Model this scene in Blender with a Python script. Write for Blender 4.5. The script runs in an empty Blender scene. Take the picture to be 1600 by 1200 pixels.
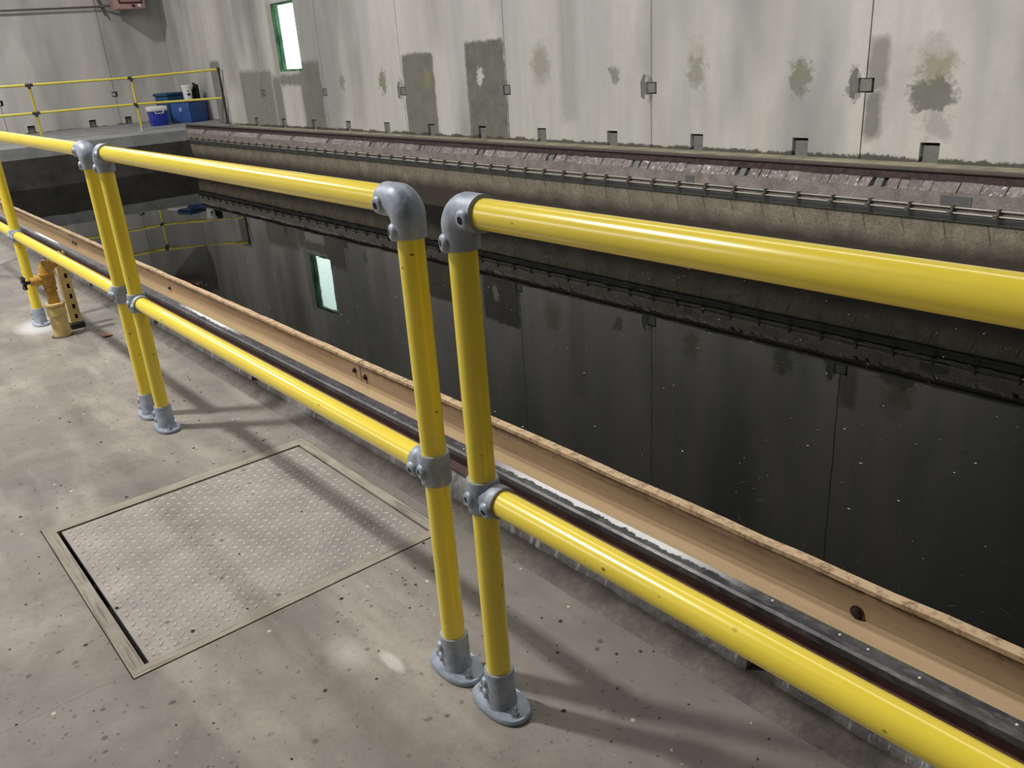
import bpy, bmesh, math, random
from mathutils import Vector, Matrix
S = bpy.context.scene
COL = S.collection
PI = math.pi
rnd = random.Random(7)

# ------------------------------------------------------------------ camera
cam_d = bpy.data.cameras.new('camera'); cam = bpy.data.objects.new('camera', cam_d); COL.objects.link(cam)
cam_d.sensor_width = 36; cam_d.lens = 36*1305/1600; cam_d.clip_start = .02; cam_d.clip_end = 200
RW = ((0.64378411, 0.2469689, -0.72425712), (0.76260771, -0.28502334, 0.58068165), (-0.06301987, -0.92615768, -0.37183389))
M = Matrix(((RW[0][0], -RW[0][1], -RW[0][2], 0), (RW[1][0], -RW[1][1], -RW[1][2], 0), (RW[2][0], -RW[2][1], -RW[2][2], 1.30), (0, 0, 0, 1)))
cam.matrix_world = M
S.camera = cam
# ------------------------------------------------------------------ world, exposure
w = bpy.data.worlds.new('daylight'); S.world = w; w.use_nodes = True
w.node_tree.nodes['Background'].inputs[0].default_value = (.90, 1.0, .97, 1); w.node_tree.nodes['Background'].inputs[1].default_value = 5.5
S.view_settings.view_transform = 'Standard'; S.view_settings.look = 'None'; S.view_settings.gamma = 1
S.view_settings.use_curve_mapping = False; S.view_settings.exposure = 0.0
try: S.cycles.max_bounces = 8; S.cycles.diffuse_bounces = 4
except Exception: pass
# ------------------------------------------------------------------ lights (ceiling luminaires and added fill lights)
def lamp(x, y, z, sx, sy, power, col=(1, .985, .95)):
    d = bpy.data.lights.new('lamp_or_fill', 'AREA'); d.shape = 'RECTANGLE'; d.size = sx; d.size_y = sy
    d.energy = power; d.color = col
    o = bpy.data.objects.new('lamp_or_fill', d); o.location = (x, y, z); COL.objects.link(o); return o
LZ = 5.9
lamp(-5.0, -1.15, LZ, .32, .32, 430)
lamp(-12.8, -1.15, LZ, .36, .36, 330)
lamp(-18.8, 2.6, LZ, .4, .4, 330)
for a in ((-11.0, 2.6, 4.4, 5, 1.0, 155), (-2.6, 2.6, 4.4, 5, 1.0, 225), (5.0, 2.6, 4.4, 3, 1, 60)):
    lamp(*a).rotation_euler = (math.radians(52), 0, 0)     # added soft fills over the tank, tilted to brighten the far wall
near_fill = lamp(-7.5, -4.4, 3.0, 6, 1.6, 125, (.95, .98, 1)); near_fill.rotation_euler = (math.radians(62), 0, 0)   # added soft fill at the near wall, no window there

# ------------------------------------------------------------------ colour + node helpers
def lin(r, g=None, b=None):
    if g is None: r, g, b = r
    f = lambda c: (c/255/12.92) if c/255 <= .04045 else ((c/255+.055)/1.055)**2.4
    return (f(r), f(g), f(b), 1)

class NT:
    def __init__(s, name):
        m = bpy.data.materials.new(name); m.use_nodes = True; s.m = m; s.t = m.node_tree
        s.b = s.t.nodes['Principled BSDF']; s.L = s.t.links
        s.tc = s.t.nodes.new('ShaderNodeTexCoord')
    def n(s, typ, **kw):
        x = s.t.nodes.new(typ)
        for k, v in kw.items(): setattr(x, k, v)
        return x
    def put(s, sock, v):
        if isinstance(v, bpy.types.NodeSocket): s.L.new(v, sock)
        elif v is not None:
            sock.default_value = v
    def math(s, op, a, b=None, c=None, clamp=False):
        x = s.n('ShaderNodeMath', operation=op, use_clamp=clamp)
        s.put(x.inputs[0], a)
        if b is not None: s.put(x.inputs[1], b)
        if c is not None: s.put(x.inputs[2], c)
        return x.outputs[0]
    def vec(s, scale=(1, 1, 1), loc=(0, 0, 0), rot=(0, 0, 0), src=None):
        x = s.n('ShaderNodeMapping'); s.L.new(src or s.tc.outputs['Object'], x.inputs[0])
        x.inputs['Scale'].default_value = scale; x.inputs['Location'].default_value = loc; x.inputs['Rotation'].default_value = rot
        return x.outputs[0]
    def noise(s, scale, detail=4, rough=.55, v=None, dist=0):
        x = s.n('ShaderNodeTexNoise'); s.L.new(v or s.tc.outputs['Object'], x.inputs['Vector'])
        x.inputs['Scale'].default_value = scale; x.inputs['Detail'].default_value = detail
        x.inputs['Roughness'].default_value = rough; x.inputs['Distortion'].default_value = dist
        return x.outputs['Fac']
    def voro(s, scale, v=None, feature='F1', rand=1):
        x = s.n('ShaderNodeTexVoronoi', feature=feature); s.L.new(v or s.tc.outputs['Object'], x.inputs['Vector'])
        x.inputs['Scale'].default_value = scale; x.inputs['Randomness'].default_value = rand
        return x
    def ramp(s, f, lo, hi, a=0., b=1.):
        x = s.n('ShaderNodeMapRange', clamp=True); s.put(x.inputs[0], f)
        for i, v in enumerate((lo, hi, a, b)): x.inputs[i+1].default_value = v
        return x.outputs[0]
    def mix(s, f, a, b):
        x = s.n('ShaderNodeMix', data_type='RGBA'); s.put(x.inputs[0], f); s.put(x.inputs[6], a); s.put(x.inputs[7], b)
        return x.outputs[2]
    def xyz(s):
        x = s.n('ShaderNodeSeparateXYZ'); s.L.new(s.tc.outputs['Object'], x.inputs[0]); return x.outputs
    def bump(s, h, strength=.3, dist=.01):
        x = s.n('ShaderNodeBump'); x.inputs['Strength'].default_value = strength; x.inputs['Distance'].default_value = dist
        s.put(x.inputs['Height'], h); s.L.new(x.outputs[0], s.b.inputs['Normal'])
    def out(s, col=None, rough=None, metal=None, spec=None):
        if col is not None: s.put(s.b.inputs['Base Color'], col)
        if rough is not None: s.put(s.b.inputs['Roughness'], rough)
        if metal is not None: s.put(s.b.inputs['Metallic'], metal)
        if spec is not None: s.put(s.b.inputs['Specular IOR Level'], spec)
        return s.m

def box_mask(N, X, Z, x0, x1, z0, z1, soft):
    cx, cz, hx, hz = (x0+x1)/2, (z0+z1)/2, abs(x1-x0)/2, abs(z1-z0)/2
    dx = N.math('SUBTRACT', N.math('ABSOLUTE', N.math('SUBTRACT', X, cx)), hx)
    dz = N.math('SUBTRACT', N.math('ABSOLUTE', N.math('SUBTRACT', Z, cz)), hz)
    return N.ramp(N.math('SMOOTH_MAX', dx, dz, .12) if min(hx, hz) > .05 else N.math('MAXIMUM', dx, dz), soft, -soft)
def blob_mask(N, X, Z, x0, x1, z0, z1, soft):
    cx, cz, hx, hz = (x0+x1)/2, (z0+z1)/2, abs(x1-x0)/2, abs(z1-z0)/2
    dx = N.math('DIVIDE', N.math('SUBTRACT', X, cx), hx); dz = N.math('DIVIDE', N.math('SUBTRACT', Z, cz), hz)
    r = N.math('SQRT', N.math('ADD', N.math('MULTIPLY', dx, dx), N.math('MULTIPLY', dz, dz)))
    return N.ramp(r, 1+soft, 1-soft)

# ------------------------------------------------------------------ materials
def m_wall(name, masks=True, axis=0):
    N = NT(name); P = N.xyz(); X0, Z0 = P[axis], P[2]
    sc = (1, 1, .10) if axis == 0 else (1, 1, .10)
    streak = N.noise(1.9, 3, .6, N.vec(sc)); broad = N.noise(.75, 3, .5, N.vec((1, 1, .35), (3, 0, 0)))
    fine = N.noise(55, 3, .6); mid = N.noise(7, 5, .65)
    c = N.mix(N.ramp(streak, .38, .62), lin(174, 173, 171), lin(196, 192, 186))
    c = N.mix(N.ramp(broad, .48, .62, 0, .75), c, lin(132, 133, 131))
    c = N.mix(N.ramp(mid, .3, .75, 0, .30), c, lin(164, 161, 152))
    c = N.mix(N.ramp(fine, .3, .7, 0, .10), c, lin(110, 108, 100))
    sp = N.voro(26); c = N.mix(N.math('MULTIPLY', N.ramp(sp.outputs['Distance'], .10, .06), N.ramp(N.noise(3, 2), .5, .62, 0, .6)), c, lin(110, 108, 98))
    if masks:
        d1 = N.math('MULTIPLY_ADD', N.math('SUBTRACT', N.noise(6, 4, .6), .5), .10, X0)
        d2 = N.math('MULTIPLY_ADD', N.math('SUBTRACT', N.noise(6, 4, .6, N.vec((1, 1, 1), (9, 3, 5))), .5), .13, Z0)
        e1 = N.math('MULTIPLY_ADD', N.math('SUBTRACT', N.noise(11, 5, .7), .5), .38, X0)
        e2 = N.math('MULTIPLY_ADD', N.math('SUBTRACT', N.noise(11, 5, .7, N.vec((1, 1, 1), (4, 7, 1))), .5), .42, Z0)
        # damp / re-rendered patches: x0,x1,z0,z1,soft,strength
        dark = None
        for (x0, x1, z0, z1, so, st) in [(-11.50, -10.68, .1, 1.33, .02, .95), (-9.90, -9.05, .1, 1.42, .02, 1.),
                (-19.2, -18.55, .1, 1.45, .03, .85), (-17.6, -16.1, .1, 1.22, .05, .75), (-16.1, -15.75, .1, 1.10, .05, .8), (-14.85, -14.15, .1, 1.32, .05, .85),
                (-15.8, -14.75, .92, 1.12, .04, .8), (-14.93, -14.7, .1, 1.2, .03, .8), (-15.9, -15.7, .9, 2.4, .05, .45),
                (-8.0, -7.72, .42, 2.2, .06, .30), (-4.02, -3.83, .74, 1.2, .03, .7), (-4.02, -3.86, .33, .76, .03, .8), (-10.9, -10.3, 1.4, 4, .2, .25), (-13.2, -12.7, .3, 3, .12, .28), (-18.3, -17.7, .9, 4, .2, .45), (-16.9, -16.3, 1.1, 4, .12, .4), (-5.3, -5.0, .1, 3, .12, .14), (-2.6, -1.9, -.1, 5, .35, .25)]:
            m = N.math('MULTIPLY', box_mask(N, d1, d2, x0, x1, z0, z1, so), st)
            dark = m if dark is None else N.math('MAXIMUM', dark, m)
        for (x0, x1, z0, z1, so, st) in [(-3.62, -3.22, .58, .88, .2, .9), (-3.62, -3.28, .84, 1.18, .3, .3), (-3.5, -3.24, .34, .58, .35, .4), (-4.78, -4.58, .70, 1.02, .25, .7), (-6.02, -5.80, .80, 1.1, .3, .45),
                (-6.60, -6.50, .66, .92, .2, .7), (-7.16, -7.00, .86, 1.04, .2, .7), (-8.5, -8.2, .86, 1.30, .4, .40), (-12.2, -12.02, .78, 1.12, .2, .7), (-13.48, -13.32, .84, 1.1, .2, .6), (-4.20, -4.07, .66, .98, .2, .65), (-9.14, -9.02, .66, .92, .2, .5), (-11.64, -11.54, .62, 1.0, .2, .5)]:
            m = N.math('MULTIPLY', blob_mask(N, e1, e2, x0, x1, z0, z1, so), st)
            dark = N.math('MAXIMUM', dark, m)
        keep = N.math('SUBTRACT', 1., N.math('MAXIMUM', blob_mask(N, e1, e2, -9.66, -9.52, .88, 1.1, .25), box_mask(N, d1, d2, -15.6, -14.98, .1, .92, .03)))
        dark = N.math('MULTIPLY', dark, keep)
        dcol = N.mix(N.ramp(mid, .3, .7), lin(94, 92, 84), lin(112, 110, 102))
        c = N.mix(dark, c, dcol)
        green = None
        for (x0, x1, z0, z1, st) in [(-3.58, -3.26, .84, 1.04, .55), (-4.76, -4.6, .86, 1.02, .4), (-12.2, -12.02, .8, 1.1, .5), (-10.95, -10.75, .84, 1.1, .75), (-8.5, -8.2, .9, 1.3, .25), (-6.0, -5.82, .84, 1.3, .3)]:
            m = N.math('MULTIPLY', blob_mask(N, e1, e2, x0, x1, z0, z1, .35), st)
            green = m if green is None else N.math('MAXIMUM', green, m)
        c = N.mix(green, c, lin(124, 123, 88))
    # moss and dirt along the foot
    foot = N.ramp(N.math('MULTIPLY_ADD', N.noise(5, 6, .75), .16, Z0), .278, .262)
    c = N.mix(N.math('MULTIPLY', foot, .9), c, lin(58, 58, 44))
    N.bump(N.math('ADD', N.math('MULTIPLY', fine, .4), mid), .25, .006)
    return N.out(c, .85)

def m_floor():
    N = NT('floor_concrete'); P = N.xyz()
    big = N.noise(1.1, 5, .6); mid = N.noise(4.5, 6, .68, dist=.4); fine = N.noise(70, 4, .65)
    sw = N.noise(2.2, 4, .6, N.vec((.35, 1.5, 1), (0, 0, 0), (0, 0, .5)))
    c = N.mix(N.ramp(big, .35, .65), lin(104, 99, 95), lin(150, 142, 132))
    c = N.mix(N.ramp(mid, .42, .66, 0, .65), c, lin(118, 110, 103))
    c = N.mix(N.ramp(sw, .52, .68, 0, .45), c, lin(192, 183, 170))
    c = N.mix(N.ramp(fine, .45, .75, 0, .30), c, lin(112, 104, 96))
    c = N.mix(N.ramp(N.noise(8, 6, .7, N.vec((1, 1.6, 1), (2, 8, 0), (0, 0, .8))), .54, .72, 0, .5), c, lin(104, 97, 92))
    c = N.mix(N.ramp(N.noise(34, 3, .6, N.vec((1, 1, 1), (7, 1, 0))), .66, .70, 0, .7), c, lin(84, 76, 70))
    c = N.mix(N.ramp(N.noise(27, 4, .7, N.vec((1, 1, 1), (1, 9, 0))), .68, .73, 0, .45), c, lin(200, 194, 184))
    # dark oily specks
    v = N.voro(13, N.vec((1, 1, .001))); d = N.math('ADD', v.outputs['Distance'], N.math('MULTIPLY', N.noise(60, 3), .14))
    c = N.mix(N.math('MULTIPLY', N.ramp(d, .185, .13), N.ramp(N.noise(2.6, 3, .6, N.vec((1, 1, 1), (5, 2, 0))), .40, .54, 0, .85)), c, lin(66, 58, 52))
    v = N.voro(38, N.vec((1, 1, .001), (.3, .1, 0))); c = N.mix(N.math('MULTIPLY', N.ramp(v.outputs['Distance'], .16, .10), N.ramp(N.noise(5, 3), .44, .56, 0, .8)), c, lin(74, 66, 60))
    v = N.voro(9, N.vec((1, 1, .001), (.7, .4, 0))); c = N.mix(N.ramp(v.outputs['Distance'], .055, .035, 0, .7), c, lin(214, 208, 196))
    # pale scuffs
    c = N.mix(N.math('MULTIPLY', blob_mask(N, P[0], P[1], -1.47, -1.38, .715, .745, .3), .6), c, lin(206, 203, 198))
    c = N.mix(N.math('MULTIPLY', blob_mask(N, P[0], P[1], -1.57, -1.47, .64, .70, .9), .55), c, lin(190, 188, 184))
    c = N.mix(N.math('MULTIPLY', blob_mask(N, P[0], P[1], -5.44, -5.12, .70, .92, .35), .55), c, lin(222, 222, 224))
    # damp dirt and painted shade beside the kerb
    damp_shade = N.ramp(N.math('MULTIPLY_ADD', N.noise(3.5, 5, .65), .30, P[1]), 1.24, 1.38)
    c = N.mix(N.math('MULTIPLY', damp_shade, .62), c, lin(98, 91, 84))
    # hairline cracks
    lx = N.math('MULTIPLY_ADD', N.math('SUBTRACT', N.noise(12, 4, .7), .5), .02, P[0])
    cm = box_mask(N, lx, P[1], -1.8305, -1.8285, -.6, .262, .0014)
    c = N.mix(N.math('MULTIPLY', cm, .7), c, lin(92, 84, 76))
    N.bump(N.math('ADD', N.math('MULTIPLY', fine, .5), mid), .35, .004)
    return N.out(c, N.ramp(mid, .3, .7, .55, .8))

def m_kerb(name='kerb_mortar', base=(156, 154, 154), drip=True, dark=(116, 114, 116), vs=(8, 3, 1.5)):
    N = NT(name); n = N.noise(9, 5, .7); f = N.noise(60, 4, .7)
    c = N.mix(N.ramp(n, .35, .65), lin(dark), lin(base))
    c = N.mix(N.ramp(f, .4, .7, 0, .6), c, lin(tuple(int(x*.62) for x in base)))
    if drip:
        st = N.noise(4.2, 5, .7, N.vec(vs)); gate = N.noise(3.1, 3)
        c = N.mix(N.math('MULTIPLY', N.ramp(st, .56, .62), N.ramp(gate, .38, .58, .15, .95)), c, lin(202, 200, 200))
        c = N.mix(N.ramp(st, .42, .33, 0, .6), c, lin(74, 72, 72))
    N.bump(N.math('ADD', n, f), .6, .008)
    return N.out(c, .75)

def m_tank():
    N = NT('tank_concrete'); P = N.xyz(); n = N.noise(5, 6, .7); f = N.noise(45, 4, .7)
    c = N.mix(N.ramp(n, .3, .7), lin(108, 101, 86), lin(144, 136, 118))
    c = N.mix(N.ramp(f, .42, .7, 0, .6), c, lin(64, 57, 47))
    v = N.noise(3, 5, .65, N.vec((3.5, 3.5, .35))); c = N.mix(N.ramp(v, .52, .7, 0, .4), c, lin(92, 84, 74))
    tide = N.ramp(N.math('MULTIPLY_ADD', N.noise(4, 5, .7), .16, P[2]), -.10, -.24)
    c = N.mix(tide, c, lin(58, 50, 42))
    # painted slanting shadows below every tie of the cable ladder
    fx = N.math('FRACT', N.math('DIVIDE', N.math('ADD', N.math('MULTIPLY_ADD', P[2], .28, P[0]), 20.07), .3125))
    tie_shade = N.math('MULTIPLY', N.ramp(N.math('ABSOLUTE', N.math('SUBTRACT', fx, .5)), .026, .014), N.math('MULTIPLY', N.ramp(P[2], -.06, -.07), N.ramp(P[2], -.24, -.16)))
    c = N.mix(N.math('MULTIPLY', tie_shade, .6), c, lin(44, 40, 36))
    N.bump(N.math('ADD', n, f), .4, .01)
    return N.out(c, .8)

def m_yellow(name='yellow_paint', base=(255, 228, 74)):
    N = NT(name); n = N.noise(6, 4)
    c = N.mix(N.ramp(n, .3, .7), lin(base), lin(tuple(int(x*.97) for x in base)))
    v = N.voro(17, N.vec((.8, 1, 1.3))); c = N.mix(N.math('MULTIPLY', N.ramp(N.math('ADD', v.outputs['Distance'], N.math('MULTIPLY', N.noise(120, 2), .08)), .12, .08), N.ramp(N.noise(3.7, 3), .42, .52, 0, .85)), c, lin(92, 74, 20))
    v = N.noise(90, 4, .7, N.vec((1, 1, .6))); c = N.mix(N.math('MULTIPLY', N.ramp(v, .68, .74), N.ramp(N.noise(5, 3), .56, .66)), c, lin(110, 90, 30))
    m = N.out(c, .24, 0, .5); N.b.inputs['Coat Weight'].default_value = .35; N.b.inputs['Coat Roughness'].default_value = .12
    return m
def m_galv(name='galvanised_steel', base=(174, 181, 194), dark=(138, 146, 160)):
    N = NT(name); n = N.noise(26, 5, .7); b = N.noise(9, 3)
    c = N.mix(N.ramp(n, .35, .65), lin(dark), lin(base)); c = N.mix(N.ramp(b, .55, .75, 0, .5), c, lin(190, 194, 200))
    v = N.voro(55); c = N.mix(N.math('MULTIPLY', N.ramp(v.outputs['Distance'], .16, .1), N.ramp(n, .6, .7)), c, lin(60, 62, 68))
    N.bump(N.math('ADD', n, N.noise(90, 3)), .30, .002)
    return N.out(c, N.ramp(n, .3, .7, .42, .58), .25)
def m_flat(name, col, rough=.6, metal=0, var=.12, scale=12, spec=.5):
    N = NT(name); n = N.noise(scale, 4, .6)
    c = N.mix(N.ramp(n, .3, .7), lin(tuple(int(x*(1-var)) for x in col)), lin(col))
    return N.out(c, rough, metal, spec)
def m_railsteel():
    N = NT('worn_rail_steel'); P = N.xyz()
    n = N.noise(14, 5, .7, N.vec((.35, 1, 1))); f = N.noise(70, 4, .7, N.vec((.4, 1, 1)))
    c = N.mix(N.ramp(n, .35, .65), lin(44, 43, 46), lin(92, 90, 92))
    c = N.mix(N.ramp(f, .5, .8, 0, .5), c, lin(150, 148, 148))
    # white painted as wet reflections along the tank side of the head, in stretches
    off = N.math('ADD', N.math('MULTIPLY', N.math('SUBTRACT', N.noise(16, 5, .7, N.vec((1, .2, .2))), .5), .05), P[1])
    g = None
    for x0, x1 in ((-1.72, -.98), (-4.3, -3.7), (-7.6, -7.0), (-9.9, -9.2)):
        k = box_mask(N, P[0], P[1], x0, x1, -3, 3, .12); g = k if g is None else N.math('MAXIMUM', g, k)
    m = N.math('MULTIPLY', N.ramp(off, -.002, .003), g)
    c = N.mix(N.math('MULTIPLY', m, .92), c, lin(244, 244, 246))
    N.bump(n, .3, .003)
    return N.out(c, N.ramp(f, .3, .7, .34, .55), .45)
def m_rust(name='rusty_web', a=(66, 44, 40), b=(96, 62, 55)):
    N = NT(name); n = N.noise(18, 5, .7); c = N.mix(N.ramp(n, .35, .65), lin(a), lin(b)); return N.out(c, .75)
def m_tan(name='tan_board', rim=False):
    N = NT(name); P = N.xyz()
    n = N.noise(3, 5, .6, N.vec((.5, 1, 2))); f = N.noise(30, 4, .65, N.vec((.12, 1, 1)))
    c = N.mix(N.ramp(n, .35, .65), lin(188, 162, 130), lin(204, 180, 146))
    g = N.noise(36, 5, .72)
    st = N.ramp(N.math('MULTIPLY_ADD', g, .022, N.math('MULTIPLY_ADD', N.noise(3.4, 5, .65, N.vec((.45, 1, 1.6))), .06, P[2])), .066, .108)
    band = N.noise(7, 4, .6, N.vec((.08, 1, 3.0)))
    st = N.math('MULTIPLY', st, N.ramp(band, .36, .60, .5, 1))
    c = N.mix(N.math('MULTIPLY', st, .85), c, lin(92, 66, 44))
    c = N.mix(N.math('MULTIPLY', N.ramp(N.math('MULTIPLY_ADD', g, .03, P[2]), .100, .124), N.ramp(f, .38, .56, .25, 1)), c, lin(62, 42, 30))
    if rim: c = N.mix(N.ramp(g, .46, .66, 0, .85), lin(190, 164, 130), lin(108, 80, 56))
    N.bump(f, .25, .003)
    return N.out(c, .50 if not rim else .7)

def m_water():
    N = NT('tank_water')
    n = N.noise(1.6, 3, .5, N.vec((1, 1, 1))); r = N.noise(14, 2, .5)
    N.bump(N.math('ADD', n, N.math('MULTIPLY', r, .05)), .018, .05)
    m = N.out(lin(7, 8, 6), .012, 0, .5); N.b.inputs['IOR'].default_value = 1.21
    return m

MW = m_wall('precast_wall'); MWE = m_wall('end_wall_concrete', False, 1); MF = m_floor(); MK = m_kerb(); MT = m_tank()
MY = m_yellow(); MG = m_galv(); MRS = m_railsteel(); MR = m_rust(); MTAN = m_tan(); MRIM = m_tan('tan_rim', True); MWAT = m_water()
MBK = m_flat('black_gap', (16, 15, 14), .9); MDK = m_flat('dark_recess', (44, 42, 38), .9); MFILL = m_flat('socket_grout', (112, 113, 108), .85, scale=20)
MLED = m_flat('ledge_concrete', (142, 142, 144), .6, scale=4, var=.2); MCEIL = m_flat('ceiling_paint', (150, 150, 146), .9)
MWALK = m_flat('walkway_mossy', (172, 168, 142), .9, scale=5, var=.35)
MBAND = m_kerb('kerb_band', (150, 141, 134), False, (116, 107, 100)); MBRK = [m_kerb('brick_mortar_%s' % k, b, True, d, (9, 9, 1.5)) for k, b, d in (('grey', (134, 126, 121), (100, 93, 88)), ('rose', (128, 116, 110), (98, 87, 81)), ('pale', (146, 138, 131), (112, 104, 98)))]
MPLATE = None
def m_plate():
    N = NT('chequer_plate'); n = N.noise(5, 5, .65); f = N.noise(90, 3, .7)
    c = N.mix(N.ramp(n, .35, .65), lin(140, 132, 127), lin(166, 157, 150)); c = N.mix(N.ramp(f, .5, .75, 0, .35), c, lin(110, 100, 92))
    v = N.voro(17); c = N.mix(N.math('MULTIPLY', N.ramp(v.outputs['Distance'], .14, .08), N.ramp(N.noise(4, 3), .5, .6, 0, .8)), c, lin(80, 72, 66))
    N.bump(f, .2, .002)
    return N.out(c, .48, .25)
MPLATE = m_plate(); MTREAD = m_flat('tread_bars', (232, 226, 218), .32, 0)
def m_frame():
    N = NT('hatch_frame_steel'); P = N.xyz(); n = N.noise(8, 5, .65)
    la = N.noise(5, 4, .6, N.vec((1.2, 30, 1))); 
    c = N.mix(N.ramp(n, .3, .7), lin(136, 128, 116), lin(166, 157, 143)); c = N.mix(N.ramp(la, .52, .62, 0, .6), c, lin(88, 80, 70))
    N.bump(la, .3, .003); return N.out(c, .7)
MFR = m_frame()

# ------------------------------------------------------------------ mesh helpers
LOC = {}
def root(name, loc, label, cat, group=None):
    o = bpy.data.objects.new(name, None); COL.objects.link(o); o.location = loc; o.empty_display_size = .1
    o['label'] = label; o['category'] = cat
    if group: o['group'] = group
    LOC[o.name] = Vector(loc); return o
def obj(name, bm, mat, parent=None, smooth=None, label=None, kind=None):
    base = LOC.get(parent.name, Vector((0, 0, 0))) if parent else Vector((0, 0, 0))
    if base.length: bmesh.ops.translate(bm, verts=bm.verts, vec=-base)
    bmesh.ops.recalc_face_normals(bm, faces=bm.faces)
    me = bpy.data.meshes.new(name); bm.to_mesh(me); bm.free()
    if smooth is not None:
        for p in me.polygons: p.use_smooth = True
        try: me.set_sharp_from_angle(angle=math.radians(smooth))
        except Exception: pass
    me.materials.append(mat)
    o = bpy.data.objects.new(name, me); COL.objects.link(o)
    if parent: o.parent = parent; LOC[o.name] = base
    if label: o['label'] = label
    if kind: o['kind'] = kind
    return o
def tag(o, label, cat, group=None, kind=None):
    o['label'] = label; o['category'] = cat
    if group: o['group'] = group
    if kind: o['kind'] = kind
    return o
def struct(name, bm, mat, label=None, parent=None):
    o = obj(name, bm, mat, parent)
    if not parent: o['kind'] = 'structure'
    if label: o['label'] = label
    return o
def BM(): return bmesh.new()
def box(bm, x0, x1, y0, y1, z0, z1, bev=0):
    vs = [bm.verts.new(p) for p in ((x0, y0, z0), (x1, y0, z0), (x1, y1, z0), (x0, y1, z0), (x0, y0, z1), (x1, y0, z1), (x1, y1, z1), (x0, y1, z1))]
    fs = [bm.faces.new([vs[i] for i in f]) for f in ((3, 2, 1, 0), (4, 5, 6, 7), (0, 1, 5, 4), (1, 2, 6, 5), (2, 3, 7, 6), (3, 0, 4, 7))]
    if bev:
        es = {e for f in fs for e in f.edges}; bmesh.ops.bevel(bm, geom=list(es), offset=bev, segments=2, affect='EDGES', profile=.5)
    return bm
def prism(bm, pts, axis, a, b):
    """pts: 2-D profile; axis 'x' -> pts are (y,z); 'y' -> (x,z); 'z' -> (x,y)"""
    def P(p, t): return (t, p[0], p[1]) if axis == 'x' else ((p[0], t, p[1]) if axis == 'y' else (p[0], p[1], t))
    A = [bm.verts.new(P(p, a)) for p in pts]; B = [bm.verts.new(P(p, b)) for p in pts]; n = len(pts)
    bm.faces.new(A); bm.faces.new(B[::-1])
    for i in range(n): bm.faces.new((A[i], A[(i+1) % n], B[(i+1) % n], B[i]))
    return bm
def frame_of(d):
    d = d.normalized(); u = Vector((0, 0, 1)) if abs(d.z) < .9 else Vector((1, 0, 0)); a = d.cross(u).normalized(); return a, d.cross(a).normalized()
def sweep(bm, pts, radii, n=24, cap=True):
    """tube through pts with a radius per point"""
    pts = [Vector(p) for p in pts]
    if not hasattr(radii, '__len__'): radii = [radii]*len(pts)
    rings = []; a = None
    for i, p in enumerate(pts):
        if i == 0: d = pts[1]-p
        elif i == len(pts)-1: d = p-pts[i-1]
        else: d = (pts[i+1]-p).normalized()+(p-pts[i-1]).normalized()
        if d.length < 1e-9: d = pts[i+1]-pts[i-1]
        d.normalize()
        if a is None: a, b = frame_of(d)
        else:
            a = (a-d*a.dot(d)).normalized(); b = d.cross(a).normalized()
        rings.append([bm.verts.new(p+(a*math.cos(2*PI*k/n)+b*math.sin(2*PI*k/n))*radii[i]) for k in range(n)])
    for r, q in zip(rings, rings[1:]):
        for k in range(n): bm.faces.new((r[k], r[(k+1) % n], q[(k+1) % n], q[k]))
    if cap: bm.faces.new(rings[0][::-1]); bm.faces.new(rings[-1])
    return bm
def stepped(bm, p0, d, prof, n=24):
    """solid of revolution: prof = [(distance along d, radius)...]"""
    p0 = Vector(p0); d = Vector(d).normalized(); a, b = frame_of(d); rings = []
    for t, r in prof:
        c = p0+d*t; rings.append([bm.verts.new(c+(a*math.cos(2*PI*k/n)+b*math.sin(2*PI*k/n))*r) for k in range(n)])
    for r, q in zip(rings, rings[1:]):
        for k in range(n): bm.faces.new((r[k], r[(k+1) % n], q[(k+1) % n], q[k]))
    bm.faces.new(rings[0][::-1]); bm.faces.new(rings[-1])
    return bm
def holed(bm, u0, u1, v0, v1, holes, place, depth):
    """rectangular slab in (u,v) with through holes; place(u,v,w) -> xyz, w=0 front, w=depth back"""
    us = sorted({u0, u1, *[min(max(h[i], u0), u1) for h in holes for i in (0, 1)]}); vs = sorted({v0, v1, *[min(max(h[i], v0), v1) for h in holes for i in (2, 3)]})
    inh = lambda u, v: any(h[0] < u < h[1] and h[2] < v < h[3] for h in holes)
    cell = {}
    for i in range(len(us)-1):
        for j in range(len(vs)-1):
            cell[i, j] = not inh((us[i]+us[i+1])/2, (vs[j]+vs[j+1])/2)
    V = {}
    def vv(i, j, k):
        if (i, j, k) not in V: V[i, j, k] = bm.verts.new(place(us[i], vs[j], depth*k))
        return V[i, j, k]
    for (i, j), s in cell.items():
        if not s: continue
        bm.faces.new((vv(i, j, 0), vv(i+1, j, 0), vv(i+1, j+1, 0), vv(i, j+1, 0)))
        bm.faces.new((vv(i, j+1, 1), vv(i+1, j+1, 1), vv(i+1, j, 1), vv(i, j, 1)))
        for (di, dj, e) in ((-1, 0, ((i, j), (i, j+1))), (1, 0, ((i+1, j), (i+1, j+1))), (0, -1, ((i, j), (i+1, j))), (0, 1, ((i, j+1), (i+1, j+1)))):
            if not cell.get((i+di, j+dj), False):
                a, b = e; bm.faces.new((vv(*a, 0), vv(*b, 0), vv(*b, 1), vv(*a, 1)))
    return bm

# ------------------------------------------------------------------ dimensions (metres)
XE, XL, XR = -22.67, -17.95, 9.0      # end wall, ledge edge of the tank, right wall
YN, YW, YA = -4.6, 7.5, 7.9           # near wall, far wall, alcove of the far wall
ZC = 6.3; ZW = -.56; WALK = .18; WF = .155
FY = 6.33                              # tank face on the far side
HX0, HX1, HY0, HY1 = -2.715, -1.80, .262, 1.155   # hatch frame outside

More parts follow.
